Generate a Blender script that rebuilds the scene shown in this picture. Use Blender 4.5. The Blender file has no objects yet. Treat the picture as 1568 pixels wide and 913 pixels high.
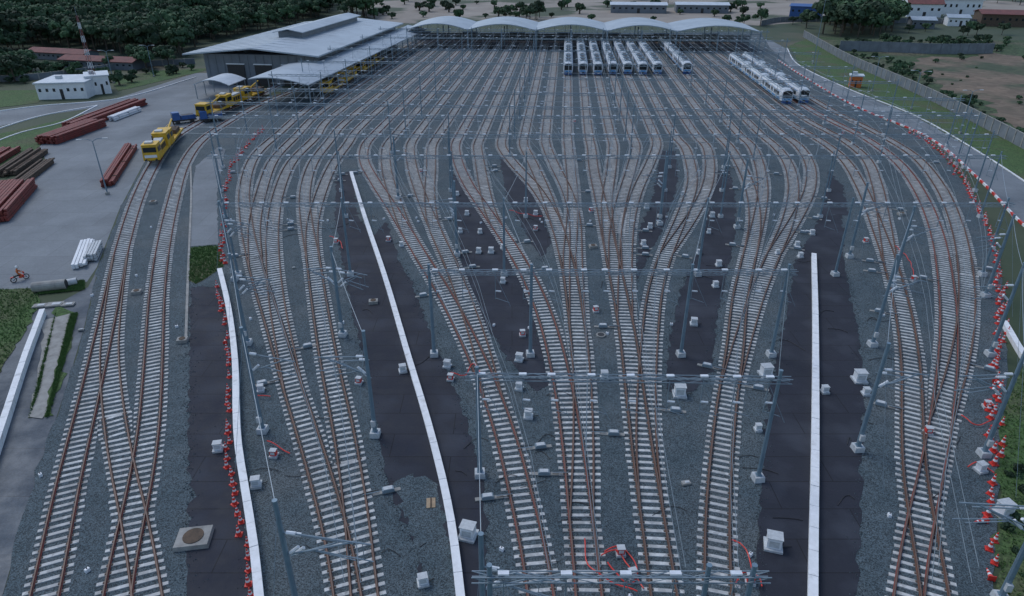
import bpy, math, random
import numpy as np
from mathutils import Vector, Matrix
random.seed(7); rng=np.random.default_rng(7)
scene=bpy.context.scene
COL=scene.collection
# ---------------------------------------------------------------- survey: photo measurements -> metres on the ground
F=1045.0; PITCH=math.radians(27.6); H=33.6
SP,CP=math.sin(PITCH),math.cos(PITCH)
def P(x,y,h=0.0):
    u=x-784.0; v=y-456.5; d=F*SP+v*CP; t=(H-h)/d
    return (u*t,(F*CP-v*SP)*t,h)
def G(x,y):
    p=P(x,y); return (p[0],p[1])
TA=math.atan(86/1179.0)           # direction of the stabling tracks
def stab(k,Y): return (1.2+4.2*k+math.tan(TA)*Y, Y)
# ---------------------------------------------------------------- materials
def M(name,c1,c2=None,scale=1.0,rough=0.8,metal=0.0,bump=0.0,bscale=20.0,speck=None,big=None,objrand=0.0,rvar=0.0,seams=None):
    m=bpy.data.materials.new(name); m.use_nodes=True
    n=m.node_tree.nodes; l=m.node_tree.links
    b=n['Principled BSDF']; b.inputs['Roughness'].default_value=rough; b.inputs['Metallic'].default_value=metal
    if c2 is None: c2=tuple(min(1,c*0.78) for c in c1)
    tc=n.new('ShaderNodeTexCoord')
    nz=n.new('ShaderNodeTexNoise'); nz.inputs['Scale'].default_value=scale; nz.inputs['Detail'].default_value=6
    nz.inputs['Roughness'].default_value=0.65
    l.new(tc.outputs['Object'],nz.inputs['Vector'])
    r=n.new('ShaderNodeValToRGB'); r.color_ramp.elements[0].position=0.33; r.color_ramp.elements[1].position=0.68
    r.color_ramp.elements[0].color=(*c1,1); r.color_ramp.elements[1].color=(*c2,1)
    l.new(nz.outputs['Fac'],r.inputs['Fac'])
    out=r.outputs['Color']
    if big:
        bs,c3,p0,p1=big
        nb=n.new('ShaderNodeTexNoise'); nb.inputs['Scale'].default_value=bs; nb.inputs['Detail'].default_value=5
        l.new(tc.outputs['Object'],nb.inputs['Vector'])
        rb=n.new('ShaderNodeMapRange'); rb.inputs['From Min'].default_value=p0; rb.inputs['From Max'].default_value=p1
        l.new(nb.outputs['Fac'],rb.inputs['Value'])
        mx=n.new('ShaderNodeMixRGB'); l.new(rb.outputs['Result'],mx.inputs['Fac'])
        l.new(out,mx.inputs['Color1']); mx.inputs['Color2'].default_value=(*c3,1); out=mx.outputs['Color']
    def mul(fac):
        nonlocal out
        mm=n.new('ShaderNodeMixRGB'); mm.blend_type='MULTIPLY'; mm.inputs['Fac'].default_value=1
        l.new(out,mm.inputs['Color1']); l.new(fac,mm.inputs['Color2']); out=mm.outputs['Color']
    if speck:
        ss,lo,hi=speck
        vo=n.new('ShaderNodeTexVoronoi'); vo.inputs['Scale'].default_value=ss
        l.new(tc.outputs['Object'],vo.inputs['Vector'])
        sx=n.new('ShaderNodeSeparateColor'); l.new(vo.outputs['Color'],sx.inputs['Color'])
        rm=n.new('ShaderNodeMapRange'); rm.inputs['To Min'].default_value=lo; rm.inputs['To Max'].default_value=hi
        l.new(sx.outputs['Red'],rm.inputs['Value']); mul(rm.outputs['Result'])
    if seams:   # slab joints / sheet laps
        br=n.new('ShaderNodeTexBrick'); br.inputs['Scale'].default_value=1.0
        br.inputs['Brick Width'].default_value=seams[0]; br.inputs['Row Height'].default_value=seams[1]; br.inputs['Mortar Size'].default_value=seams[2]
        br.inputs['Color1'].default_value=(1,1,1,1); br.inputs['Color2'].default_value=(.88,.88,.88,1); br.inputs['Mortar'].default_value=(seams[3],)*3+(1,)
        l.new(tc.outputs['Object'],br.inputs['Vector']); mul(br.outputs['Color'])
    if objrand:
        oi=n.new('ShaderNodeObjectInfo'); rm=n.new('ShaderNodeMapRange')
        rm.inputs['To Min'].default_value=1-objrand; rm.inputs['To Max'].default_value=1+objrand
        l.new(oi.outputs['Random'],rm.inputs['Value']); mul(rm.outputs['Result'])
    l.new(out,b.inputs['Base Color'])
    if rvar:
        rr=n.new('ShaderNodeMapRange'); rr.inputs['To Min'].default_value=rough-rvar; rr.inputs['To Max'].default_value=rough+rvar
        rr.inputs['From Min'].default_value=.35; rr.inputs['From Max'].default_value=.65
        l.new(nz.outputs['Fac'],rr.inputs['Value']); l.new(rr.outputs['Result'],b.inputs['Roughness'])
    if bump:
        nb=n.new('ShaderNodeTexNoise'); nb.inputs['Scale'].default_value=bscale; nb.inputs['Detail'].default_value=4
        l.new(tc.outputs['Object'],nb.inputs['Vector'])
        bp=n.new('ShaderNodeBump'); bp.inputs['Strength'].default_value=bump; bp.inputs['Distance'].default_value=0.05
        l.new(nb.outputs['Fac'],bp.inputs['Height']); l.new(bp.outputs['Normal'],b.inputs['Normal'])
    return m
mt={}
mt['earth']=M('earth_ground',(0.035,0.06,0.026),(0.065,0.08,0.04),0.05,bump=.3,bscale=2,big=(0.012,(0.13,0.11,0.075),.58,.68))
mt['ballast']=M('ballast_gravel',(0.050,0.074,0.086),(0.078,0.104,0.117),0.5,.9,bump=.6,bscale=22,speck=(17,.3,1.8),big=(0.10,(0.102,0.115,0.117),.5,.8))
mt['dust']=M('brown_ballast_dust',(0.19,0.175,0.155),(0.115,0.112,0.108),1.3,.95,speck=(9,.6,1.4),big=(0.06,(0.105,0.107,0.107),.45,.65))
mt['sleeper']=M('sleeper_concrete',(0.68,0.69,0.67),(0.43,0.44,0.43),0.9,.85,bump=.2,speck=(3,.7,1.1),big=(.18,(.41,.40,.38),.5,.75))
mt['rust']=M('rail_rust',(0.165,0.075,0.047),(0.09,0.052,0.04),1.5,.85)
mt['rustred']=M('rail_red_primer',(0.26,0.06,0.045),(0.135,0.053,0.042),.6,.8)
mt['railtop']=M('rail_head_brown',(0.20,0.13,0.10),(0.12,0.082,0.066),.7,.6,metal=.2)
mt['geo']=M('dark_bitumen_sheet',(0.016,0.019,0.030),(0.028,0.031,0.045),.6,.85,bump=.3,bscale=5,big=(0.3,(0.046,0.052,0.068),.50,.7),rvar=.1,seams=(9,2.6,.035,.35))
mt['asphalt']=M('blue_grey_asphalt',(0.07,0.095,0.122),(0.046,0.064,0.086),.25,.6,bump=.1,speck=(12,.85,1.15),big=(0.09,(0.115,0.14,0.162),.5,.75),rvar=.2,seams=(14,5,.03,.6))
mt['concrete']=M('yard_concrete',(0.225,0.25,0.268),(0.168,0.188,0.205),.15,.8,bump=.05,speck=(6,.93,1.07),big=(0.06,(0.11,0.127,0.142),.5,.75),seams=(7,5,.04,.72))
mt['path']=M('pale_concrete',(0.38,0.375,0.35),(0.23,0.225,0.21),1.2,.85,bump=.2)
mt['white']=M('white_painted_concrete',(0.88,0.89,0.9),(0.74,0.75,0.75),2.0,.7,big=(1.1,(0.42,0.42,0.40),.58,.85))
mt['whitep']=M('white_paint',(0.82,0.84,0.86),(0.70,0.72,0.74),.8,.5)
mt['steel']=M('galvanised_steel_blue',(0.20,0.29,0.355),(0.145,0.215,0.27),1.2,.5,metal=.25)
mt['steel2']=M('galvanised_lattice',(0.26,0.33,0.38),(0.18,0.235,0.28),2,.5,metal=.2)
mt['wire']=M('galvanised_wire',(0.34,0.40,0.44),(0.24,0.29,0.33),2,.5,metal=.2)
mt['insul']=M('white_insulator',(0.80,0.84,0.88),None,3,.4)
mt['boxgrey']=M('cabinet_light_grey',(0.60,0.63,0.64),(0.42,0.44,0.45),3,.6)
mt['redplastic']=M('red_plastic',(0.72,0.05,0.035),(0.55,0.035,0.025),3,.45)
mt['orange']=M('orange_paint',(0.65,0.16,0.03),None,3,.5)
mt['yellow']=M('yellow_paint',(0.76,0.46,0.02),(0.54,0.32,0.03),1.5,.5)
mt['blue']=M('blue_paint',(0.03,0.11,0.32),(0.02,0.08,0.25),2,.4)
mt['lblue']=M('train_blue_band',(0.10,0.34,0.62),(0.08,0.28,0.54),2,.35)
mt['dark']=M('dark_rubber_metal',(0.02,0.02,0.022),(0.04,0.04,0.04),4,.6)
mt['glass']=M('dark_window_glass',(0.012,0.017,0.022),(0.02,0.03,0.035),1,.12)
mt['roofg']=M('grey_metal_roof',(0.42,0.48,0.53),(0.32,0.375,0.42),.12,.5,metal=.1,big=(0.3,(0.27,0.31,0.345),.55,.8))
mt['trainroof']=M('train_roof_pale',(0.62,0.67,0.71),(0.46,0.51,0.55),.5,.5)
mt['wallg']=M('grey_cladding',(0.18,0.205,0.235),(0.13,0.15,0.172),.4,.6)
mt['fence']=M('grey_wall_panels',(0.21,0.235,0.26),(0.125,0.145,0.16),.3,.8)
mt['redsteel']=M('dark_red_steel',(0.25,0.04,0.03),(0.13,0.03,0.025),1.2,.65)
mt['redroof']=M('red_tile_roof',(0.22,0.08,0.07),(0.13,0.055,0.05),.5,.8)
mt['wood']=M('weathered_timber',(0.14,0.095,0.065),(0.065,0.05,0.037),2,.9)
mt['clip']=M('rail_clip_brown',(0.14,0.10,0.08),(0.085,0.07,0.058),2,.9)
mt['ply']=M('tan_plywood',(0.45,0.33,0.22),(0.32,0.24,0.15),2,.8)
mt['grass']=M('grass_turf',(0.048,0.10,0.028),(0.072,0.125,0.038),.7,.95,bump=.6,bscale=9,speck=(7,.55,1.45),big=(0.12,(0.09,0.095,0.048),.48,.7))
mt['scrub']=M('scrub_ground',(0.035,0.068,0.024),(0.058,0.085,0.034),.3,.95,bump=.6,bscale=3,speck=(1.5,.5,1.5),big=(0.05,(0.12,0.105,0.07),.5,.68))
mt['forestfloor']=M('dark_green_undergrowth',(0.018,0.037,0.018),(0.03,0.05,0.024),.5,.95,speck=(3,.6,1.4))  # dark green ground colour between the trees
mt['blade']=M('grass_blades',(0.07,0.15,0.035),(0.10,0.18,0.05),1.2,.9)
mt['dirt']=M('brown_dirt',(0.205,0.15,0.105),(0.13,0.105,0.075),.06,.95,bump=.3,bscale=1,speck=(.6,.8,1.2),big=(0.045,(0.06,0.078,0.042),.5,.6))
mt['paledirt']=M('pale_dirt',(0.36,0.32,0.275),(0.23,0.20,0.17),.03,.95,big=(0.02,(0.07,0.09,0.055),.52,.58))
mt['leaf']=M('foliage',(0.022,0.056,0.026),(0.055,0.105,0.042),.5,.8,objrand=.6)
mt['bark']=M('bark',(0.10,0.08,0.06),None,2,.9)
mt['skin']=M('skin',(0.35,0.2,0.13),None,5,.6)
mt['shirt']=M('orange_jacket',(0.6,0.15,0.04),None,8,.8)
# ---------------------------------------------------------------- mesh builder
class MB:
    def __init__(s): s.v=[];s.f=[];s.m=[];s.mats=[]
    def mi(s,k):
        if k not in s.mats: s.mats.append(k)
        return s.mats.index(k)
    def add(s,vs,fs,k):
        o=len(s.v); s.v.extend([tuple(map(float,a)) for a in vs]); i=s.mi(k)
        for f in fs: s.f.append([o+a for a in f]); s.m.append(i)
    def box(s,c,sz,k,rot=0,taper=1.0):
        a,b,h=sz[0]/2,sz[1]/2,sz[2]; cr,sr=math.cos(rot),math.sin(rot); vs=[]
        for z,t in((0,1),(h,taper)):
            for x,y in((-a,-b),(a,-b),(a,b),(-a,b)):
                x*=t;y*=t; vs.append((c[0]+x*cr-y*sr,c[1]+x*sr+y*cr,c[2]+z))
        s.add(vs,[(3,2,1,0),(4,5,6,7),(0,1,5,4),(1,2,6,5),(2,3,7,6),(3,0,4,7)],k)
    def rod(s,p0,p1,r0,k,r1=None,n=6):
        r1=r0 if r1 is None else r1
        p0=Vector(p0);p1=Vector(p1);d=(p1-p0)
        if d.length<1e-6:return
        d.normalize(); u=d.orthogonal().normalized(); w=d.cross(u); vs=[]
        for p,r in((p0,r0),(p1,r1)):
            for i in range(n):
                a=2*math.pi*i/n; vs.append(p+u*math.cos(a)*r+w*math.sin(a)*r)
        fs=[(i,(i+1)%n,n+(i+1)%n,n+i) for i in range(n)]
        fs.append(tuple(range(n-1,-1,-1))); fs.append(tuple(range(n,2*n)))
        s.add(vs,fs,k)
    def tube(s,pts,r,k,n=5):
        for a,b in zip(pts[:-1],pts[1:]): s.rod(a,b,r,k,n=n)
    def mesh(s,name):
        me=bpy.data.meshes.new(name); me.from_pydata(s.v,[],s.f)
        for k in s.mats: me.materials.append(mt[k])
        me.polygons.foreach_set('material_index',s.m); me.update(); return me
    def obj(s,name,loc=(0,0,0),rot=0,parent=None):
        return put(s.mesh(name),name,loc,rot,parent)
def put(me,name,loc=(0,0,0),rot=0,parent=None,scale=None):
    o=bpy.data.objects.new(name,me); COL.objects.link(o); o.location=loc; o.rotation_euler=(0,0,rot)
    if scale: o.scale=scale
    if parent: o.parent=parent
    return o
def empty(name,loc=(0,0,0),rot=0):
    e=bpy.data.objects.new(name,None); COL.objects.link(e); e.location=loc; e.rotation_euler=(0,0,rot); return e
def densify(pts,step,jit=0,closed=True):
    out=[];n=len(pts)
    for i in range(n if closed else n-1):
        a=np.array(pts[i]);b=np.array(pts[(i+1)%n]);L=np.linalg.norm(b-a);m=max(1,int(L/step))
        for j in range(m): out.append(a+(b-a)*j/m+(rng.normal(0,jit,2) if jit else 0))
    if not closed: out.append(np.array(pts[-1]))
    return out
def sheet(name,px,z,k,jit=0,step=0.8,world=False):
    pts=px if world else [G(*p) for p in px]
    if jit: pts=densify(pts,step,jit)
    b=MB(); b.add([(p[0],p[1],z) for p in pts],[tuple(range(len(pts)))],k)
    o=b.obj(name)
    if o.data.polygons[0].normal.z<0: o.data.flip_normals()
    return o
def spline(pts,step=1.2,smooth=5.0):
    pts=[np.array(p,float) for p in pts]
    P0=[2*pts[0]-pts[1]]+pts+[2*pts[-1]-pts[-2]]; out=[]
    for i in range(1,len(P0)-2):
        p0,p1,p2,p3=P0[i-1:i+3]
        t0=0;t1=t0+np.linalg.norm(p1-p0)**.5;t2=t1+np.linalg.norm(p2-p1)**.5;t3=t2+np.linalg.norm(p3-p2)**.5
        for t in np.linspace(t1,t2,24,endpoint=False):
            A1=(t1-t)/(t1-t0)*p0+(t-t0)/(t1-t0)*p1;A2=(t2-t)/(t2-t1)*p1+(t-t1)/(t2-t1)*p2;A3=(t3-t)/(t3-t2)*p2+(t-t2)/(t3-t2)*p3
            B1=(t2-t)/(t2-t0)*A1+(t-t0)/(t2-t0)*A2;B2=(t3-t)/(t3-t1)*A2+(t-t1)/(t3-t1)*A3
            out.append((t2-t)/(t2-t1)*B1+(t-t1)/(t2-t1)*B2)
    out.append(pts[-1]); c=resample(np.array(out),0.5)
    w=int(smooth/0.5)
    if w>1 and len(c)>2*w:
        pad=np.concatenate([2*c[0]-c[w:0:-1],c,2*c[-1]-c[-2:-w-2:-1]])
        ker=np.hanning(2*w+1);ker/=ker.sum()
        c=np.stack([np.convolve(pad[:,i],ker,'valid') for i in (0,1)],1)
    return resample(c,step)
def resample(c,step):
    d=np.r_[0,np.cumsum(np.linalg.norm(np.diff(c,axis=0),axis=1))]
    n=max(2,int(d[-1]/step)+1); s=np.linspace(0,d[-1],n)
    return np.stack([np.interp(s,d,c[:,0]),np.interp(s,d,c[:,1])],1)
def normals(c):
    t=np.gradient(c,axis=0); t/=np.linalg.norm(t,axis=1)[:,None]; return t,np.stack([t[:,1],-t[:,0]],1)
# ---------------------------------------------------------------- ground sheets
g=MB(); g.add([(-3000,-500,0),(3000,-500,0),(3000,6000,0),(-3000,6000,0)],[(0,1,2,3)],'earth'); g.obj('ground')
ball=[(-60,1150),(5,913),(60,720),(100,600),(130,500),(150,410),(185,320),(222,250),(270,212),(330,182),(400,150),(450,140),(540,112),(600,75),(612,50),(1165,50),(1180,75),(1222,112),(1310,165),(1420,212),(1492,300),(1532,400),(1543,560),(1530,700),(1522,913),(1560,1150)]
sheet('ballast_bed',ball,0.05,'ballast',jit=.12,step=1.5)
sheet('yard_pavement',[(345,112),(420,140),(330,184),(268,213),(220,250),(183,320),(148,410),(133,432),(60,440),(-10,447),(-60,447),(-60,400),(-10,345),(40,288),(70,245),(60,225),(110,180),(150,160),(250,128),(300,112)],0.012,'concrete')
sheet('access_road',[(-80,180),(60,162),(175,152),(300,118),(345,108),(345,116),(180,160),(60,178),(-80,215)],0.02,'concrete')
sheet('service_road',[(-200,1150),(-200,640),(-60,520),(0,480),(80,470),(135,440),(150,412),(128,505),(98,605),(58,725),(3,915),(-62,1150)],0.016,'asphalt')
sheet('perimeter_road',[(1166,62),(1180,62),(1205,75),(1222,100),(1300,138),(1400,178),(1500,235),(1600,300),(1700,380),(1640,400),(1568,345),(1500,275),(1420,210),(1310,163),(1222,112),(1190,90)],0.03,'concrete')
sheet('grass_verge',[(1208,70),(1235,60),(1300,98),(1400,143),(1480,183),(1600,245),(1600,298),(1500,233),(1400,176),(1300,136),(1224,99)],0.035,'grass',jit=.2)
sheet('scrub_field',[(1240,55),(1300,60),(1600,62),(1700,120),(1700,250),(1600,240),(1480,180),(1400,140),(1300,95)],0.02,'scrub',jit=.3)
sheet('dirt_field',[(1400,96),(1425,86),(1475,90),(1520,82),(1568,87),(1800,100),(1800,250),(1568,202),(1520,175),(1500,150),(1450,140),(1430,122),(1405,112)],0.045,'dirt',jit=1.0,step=2.5)
sheet('dirt_plain',[(560,24),(600,36),(1160,40),(1230,34),(1300,20),(1568,16),(1700,10),(1700,-10),(1150,-20),(560,-20)],0.03,'paledirt',jit=1,step=6)
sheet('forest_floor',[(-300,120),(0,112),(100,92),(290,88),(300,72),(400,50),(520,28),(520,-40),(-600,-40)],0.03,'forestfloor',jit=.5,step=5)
for i,p in enumerate([
 [(292,380),(338,376),(342,410),(300,436),(288,430)],
 [(-40,445),(60,442),(58,470),(30,520),(0,570),(-60,620)],
 [(88,470),(118,478),(100,560),(75,640),(45,640),(65,560)],
 [(1532,640),(1568,560),(1640,560),(1700,913),(1720,1150),(1560,1150),(1525,913)],
 [(-60,215),(0,205),(90,185),(130,175),(60,225),(35,245),(-60,290)],
 [(-60,140),(60,138),(60,158),(-60,172)],[(170,120),(250,108),(330,104),(300,112),(180,140)]]):
    sheet('grass_patch',p,0.06,'grass',jit=.15,step=.8)
sheet('dirt_track',[(70,490),(108,482),(88,560),(70,640),(42,640),(58,580)],0.075,'path',jit=.12)
sheet('concrete_path',[(300,255),(335,225),(345,230),(332,300),(335,375),(292,378),(293,300)],0.07,'concrete',jit=.05)
lanes=[
 [(292,440),(338,440),(350,500),(357,600),(360,700),(376,800),(392,1000),(288,1000),(290,800),(290,600)],
 [(512,330),(545,330),(572,360),(592,340),(612,400),(628,430),(672,540),(715,640),(738,740),(745,830),(745,1000),(660,1000),(640,850),(600,760),(582,680),(560,560),(532,440)],
 [(1258,330),(1290,330),(1292,400),(1312,500),(1325,600),(1318,740),(1308,1000),(1165,1000),(1160,800),(1170,700),(1178,600),(1200,500),(1218,400)],
 [(690,265),(722,280),(745,330),(775,390),(805,450),(828,530),(838,590),(822,600),(800,580),(770,540),(738,490),(712,430),(700,360)],
 [(765,240),(790,262),(828,318),(845,370),(830,400),(800,350),(775,300)],
 [(1012,232),(1035,232),(1038,280),(1020,340),(990,400),(975,430),(978,360),(1000,300)],
 [(1098,262),(1118,262),(1128,320),(1122,380),(1105,450),(1095,520),(1085,580),(1050,610),(1020,600),(1025,520),(1040,450),(1075,370)],
 [(515,270),(540,262),(548,330),(512,330)],[(1268,262),(1290,285),(1300,330),(1258,330)]]
for i,p in enumerate(lanes): sheet('bitumen_lane',p,0.066+0.004*(i%3),'geo',jit=.13,step=.6)
sheet('spilled_ballast',[(600,735),(640,728),(668,745),(690,830),(700,1000),(655,1000),(640,850)],0.082,'ballast',jit=.2,step=.5)
st=MB(); V=[];Fc=[];o=0
for p in lanes[:7]:
    W=densify([G(*q) for q in p],.25,.28)
    for q in W:
        if q[1]>75: continue
        for _ in range(3):
            x,y=q+rng.normal(0,.22,2); s=rng.uniform(.03,.07); a=rng.uniform(0,6.28)
            V+=[(x+s*math.cos(a),y+s*math.sin(a),.07),(x+s*math.cos(a+2.1),y+s*math.sin(a+2.1),.07),(x+s*math.cos(a+4.2),y+s*math.sin(a+4.2),.07),(x,y,.07+s)]
            Fc+=[(o,o+1,o+3),(o+1,o+2,o+3),(o+2,o,o+3)];o+=4
st.add(V,Fc,'ballast'); st.obj('loose_ballast_stones')
# ---------------------------------------------------------------- tracks
def S(k,Ys,Yend=272): return [stab(k,Yend),stab(k,(Yend+Ys)/2),stab(k,Ys)]
R=[]
def route(st,px,ext=False,red=False): R.append((st+[G(*p) for p in px],red))
route(S(-14,158),[(428,205),(392,238),(375,285),(378,345),(392,410),(420,500),(450,600),(488,720),(520,840),(535,930),(545,1000)])
route(S(-13,150),[(455,208),(420,245),(402,290),(390,345),(392,410)])
route(S(-12,142),[(485,210),(448,248),(427,295),(418,345),(418,400),(425,470),(440,550),(450,600)])
route(S(-11,138),[(508,213),(480,250),(467,295),(470,345),(480,400),(487,450),(505,560),(528,670),(546,790),(560,930),(568,1000)])
route(S(-10,134),[(535,218),(512,250),(492,295),(478,350),(480,400)])
route(S(-9,130),[(560,222),(557,245),(575,280),(600,318),(640,385),(685,458),(735,560),(772,660),(798,760),(822,870),(840,1000)],red=True)
route(S(-8,128),[(592,225),(592,260),(603,300),(622,352),(642,388)])
route(S(-7,128),[(628,225),(632,260),(645,300),(662,342),(690,405),(715,470),(738,540),(755,610)])
route(S(-6,128),[(662,222),(660,260),(658,300),(664,345),(690,405)])
route(S(-5,128),[(697,222),(702,250),(718,285),(745,325),(780,375),(812,430),(840,500),(862,590),(878,690),(890,800),(903,920),(908,1000)],red=True)
route(S(-4,128),[(731,222),(735,250),(742,290),(755,335),(780,375)])
route(S(-3,130),[(768,225),(787,252),(820,288),(848,335),(868,400),(880,470),(890,560),(893,640),(893,720),(890,800)])
route(S(-2,128),[(801,222),(815,250),(833,290),(853,345),(868,400)])
route(S(-1,128),[(837,225),(848,252),(868,292),(880,335),(882,400),(884,500)])
route(S(0,128),[(870,222),(873,250),(877,300),(876,345),(872,400),(880,470)])
route(S(1,128),[(905,222),(909,260),(920,310),(932,370),(945,430),(962,520),(972,600),(985,700),(1000,800),(1018,920),(1028,1000)])
route(S(2,128),[(939,222),(936,260),(929,310),(931,350),(940,410)])
route(S(3,128),[(974,222),(966,260),(951,310),(942,360),(943,420)])
route(S(4,128),[(1006,222),(995,252),(976,292),(963,340),(958,400),(957,490)])
route(S(5,128),[(1046,222),(1057,250),(1060,282),(1045,330),(1020,390),(1003,450),(995,520),(990,600),(990,690),(998,790)])
route(S(6,128),[(1080,222),(1087,250),(1082,288),(1058,335),(1020,390)])
route(S(7,130),[(1114,222),(1132,250),(1149,290),(1156,340),(1146,400),(1133,460),(1125,540),(1113,620),(1103,720),(1098,820),(1100,920),(1102,1000)])
route(S(8,130),[(1149,222),(1162,250),(1168,290),(1163,330),(1146,400)])
route(S(9,132),[(1187,225),(1207,252),(1215,290),(1206,340),(1185,390),(1160,450),(1138,520),(1118,590)])
route(S(10,134),[(1220,222),(1240,252),(1240,290),(1222,330),(1185,390)])
route(S(11,142),[(1258,218),(1292,245),(1320,290),(1342,345),(1365,410),(1385,490),(1395,570),(1397,660),(1402,740),(1415,820),(1432,920),(1440,1000)])
route(S(12,146),[(1290,215),(1325,243),(1343,285),(1352,330),(1365,410)])
route(S(13,152),[(1325,213),(1375,250),(1410,298),(1435,360),(1448,430),(1453,500),(1450,570),(1440,650),(1425,730),(1405,820),(1390,920),(1383,1000)],red=True)
route(S(14,158),[(1352,210),(1400,240),(1440,288),(1466,350),(1479,420),(1479,490),(1467,560),(1440,650)])
route([G(430,128)],[(385,152),(340,171),(300,191),(262,216),(238,250),(213,300),(188,380),(172,455),(158,520),(135,620),(105,745),(70,915),(45,1020)],red=True)
route([G(455,138)],[(400,160),(350,188),(310,215),(283,252),(265,310),(250,380),(241,450),(235,560),(228,660),(212,760),(192,850),(178,930),(168,1020)],red=True)
route([],[(185,395),(174,470),(168,540),(172,610),(187,710),(207,800),(226,910),(240,1020)])
wires=MB()
TR=[spline(p,0.65,smooth=4.5) for p,_ in R]; KEEP=[None]*len(TR)
def near(C,c2):
    d=np.hypot(C[:,None,0]-c2[None,:,0],C[:,None,1]-c2[None,:,1]); a=d.argmin(1); return d[np.arange(len(C)),a],a
def build_track(red,i):
    c=TR[i]; t,nn=normals(c); n=len(c)
    b=MB(); dz=0.0015*(i%5); zt=0.105+dz; hl=1.27
    lo=np.full(n,-hl)+rng.normal(0,.02,n); hi=np.full(n,hl)+rng.normal(0,.02,n)
    keep=c[:,1]<268
    for k2,c2 in enumerate(TR):       # shared switch timbers: one long sleeper under converging tracks
        if k2==i: continue
        if np.abs(c2[:,0].mean()-c[:,0].mean())>45: continue
        d,a=near(c,c2); side=((c2[a]-c)*nn).sum(1)
        al=np.abs(((c2[a]-c)*t).sum(1))<.6
        m1=(d<2.15)&al
        if k2<i: keep&=~(m1&KEEP[k2][a])
        else:
            hi=np.where(m1&(side>0),np.maximum(hi,side+hl),hi); lo=np.where(m1&(side<=0),np.minimum(lo,side-hl),lo)
        m2=(d>=2.15)&(d<2.6)&al
        hi=np.where(m2&(side>0),np.minimum(hi,d/2-.02),hi); lo=np.where(m2&(side<=0),np.maximum(lo,-d/2+.02),lo)
    KEEP[i]=keep
    V=[];Fc=[];o=0;V2=[];F2=[];o2=0
    for j in range(n):
        C=c[j];T=t[j];N=nn[j]
        if keep[j]:
            for (w,z,e) in((.15,-.02,.0),(.12,zt,.03)):
                for a,bb in((lo[j]+e,-w),(hi[j]-e,-w),(hi[j]-e,w),(lo[j]+e,w)):
                    q=C+N*a+T*bb; V.append((q[0],q[1],z))
            Fc+= [(o+4,o+5,o+6,o+7),(o,o+1,o+5,o+4),(o+1,o+2,o+6,o+5),(o+2,o+3,o+7,o+6),(o+3,o,o+4,o+7)]; o+=8
        if C[1]<75 and keep[j]:
            for a in(-.7525,.7525):
                for (w,z,l) in((.10,zt-.01,.20),(.06,zt+.045,.15)):
                    for x,y in((-l,-w),(l,-w),(l,w),(-l,w)):
                        q=C+N*(a+x)+T*y; V2.append((q[0],q[1],z))
                F2+=[(o2+4,o2+5,o2+6,o2+7),(o2,o2+1,o2+5,o2+4),(o2+1,o2+2,o2+6,o2+5),(o2+2,o2+3,o2+7,o2+6),(o2+3,o2,o2+4,o2+7)]; o2+=8
    b.add(V,Fc,'sleeper')
    if V2: b.add(V2,F2,'clip')
    c2=resample(c,1.2); t2,n2=normals(c2); m=len(c2)
    prof=[(-.085,.11),(-.085,.145),(-.036,.17),(-.038,.28),(.038,.28),(.036,.17),(.085,.145),(.085,.11)]
    k='rustred' if red else 'rust'
    for side in(-.7525,.7525):
        V=[]
        for j in range(m):
            for a,z in prof:
                q=c2[j]+n2[j]*(side+a); V.append((q[0],q[1],z+dz))
        f1=[];f2=[]
        for j in range(m-1):
            for a in range(7):
                q=(j*8+a,j*8+a+1,(j+1)*8+a+1,(j+1)*8+a); (f2 if a==3 else f1).append(q)
        b.add(V,f1,k); b.add(V,f2,'railtop')
    b.obj('railway_track')
    if i<29:
        far=[j for j in range(len(c2)) if c2[j][1]>82]
        V=[];Fq=[]
        for q,j in enumerate(far):
            w=1.0*min(1,(c2[j][1]-80)/40)+rng.normal(0,.05)
            for a in(-w,w):
                pp=c2[j]+n2[j]*a; V.append((pp[0],pp[1],0.084+0.0004*i))
        for q in range(len(far)-1): Fq.append((2*q,2*q+1,2*q+3,2*q+2))
        d=MB(); d.add(V,Fq,'dust'); d.obj('ballast_dust_strip')
        c3=resample(c,8.0)
        for j in range(len(c3)-1):
            a,bq=c3[j],c3[j+1]; r=.02 if a[1]<90 else .028
            wires.rod((a[0],a[1],5.4),(bq[0],bq[1],5.4),r,'wire',n=3)
            wires.rod((a[0],a[1],6.5),(bq[0],bq[1],6.5),r,'wire',n=3)
            wires.rod((a[0],a[1],5.4),(a[0],a[1],6.5),.012,'wire',n=3)
for i,(p,red) in enumerate(R): build_track(red,i)
def span(Y,xa,xb,z):
    n=max(2,int((xb-xa)/5))
    for j in range(n):
        x0=xa+(xb-xa)*j/n;x1=xa+(xb-xa)*(j+1)/n
        wires.rod((x0,Y-.07*(x0-xa),z),(x1,Y-.07*(x1-xa),z),.03,'wire',n=3)
        if j%2: wires.rod((x0-.2,Y-.07*(x0-xa),z),(x0+.35,Y-.07*(x0-xa),z),.08,'insul',n=5)
for Y in (105,116,128,142,158,178,201,225):
    span(Y+2,stab(-14.5,Y)[0],stab(14.5,Y)[0],6.9); span(Y+2,stab(-14.5,Y)[0],stab(14.5,Y)[0],7.9)
def feeder(pts,z,r=.022):
    for a,q in zip(pts[:-1],pts[1:]):
        a=np.array(G(*a));q=np.array(G(*q)); prev=None
        for s in np.linspace(0,1,9):
            p=a+(q-a)*s; cur=(p[0],p[1],z-1.0*s*(1-s))
            if prev: wires.rod(prev,cur,r,'wire',n=3)
            prev=cur
feeder([(462,960),(403,662),(380,528),(360,430),(365,423),(345,335)],8.9); feeder([(575,668),(525,515),(537,415),(530,335)],8.9)
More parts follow.
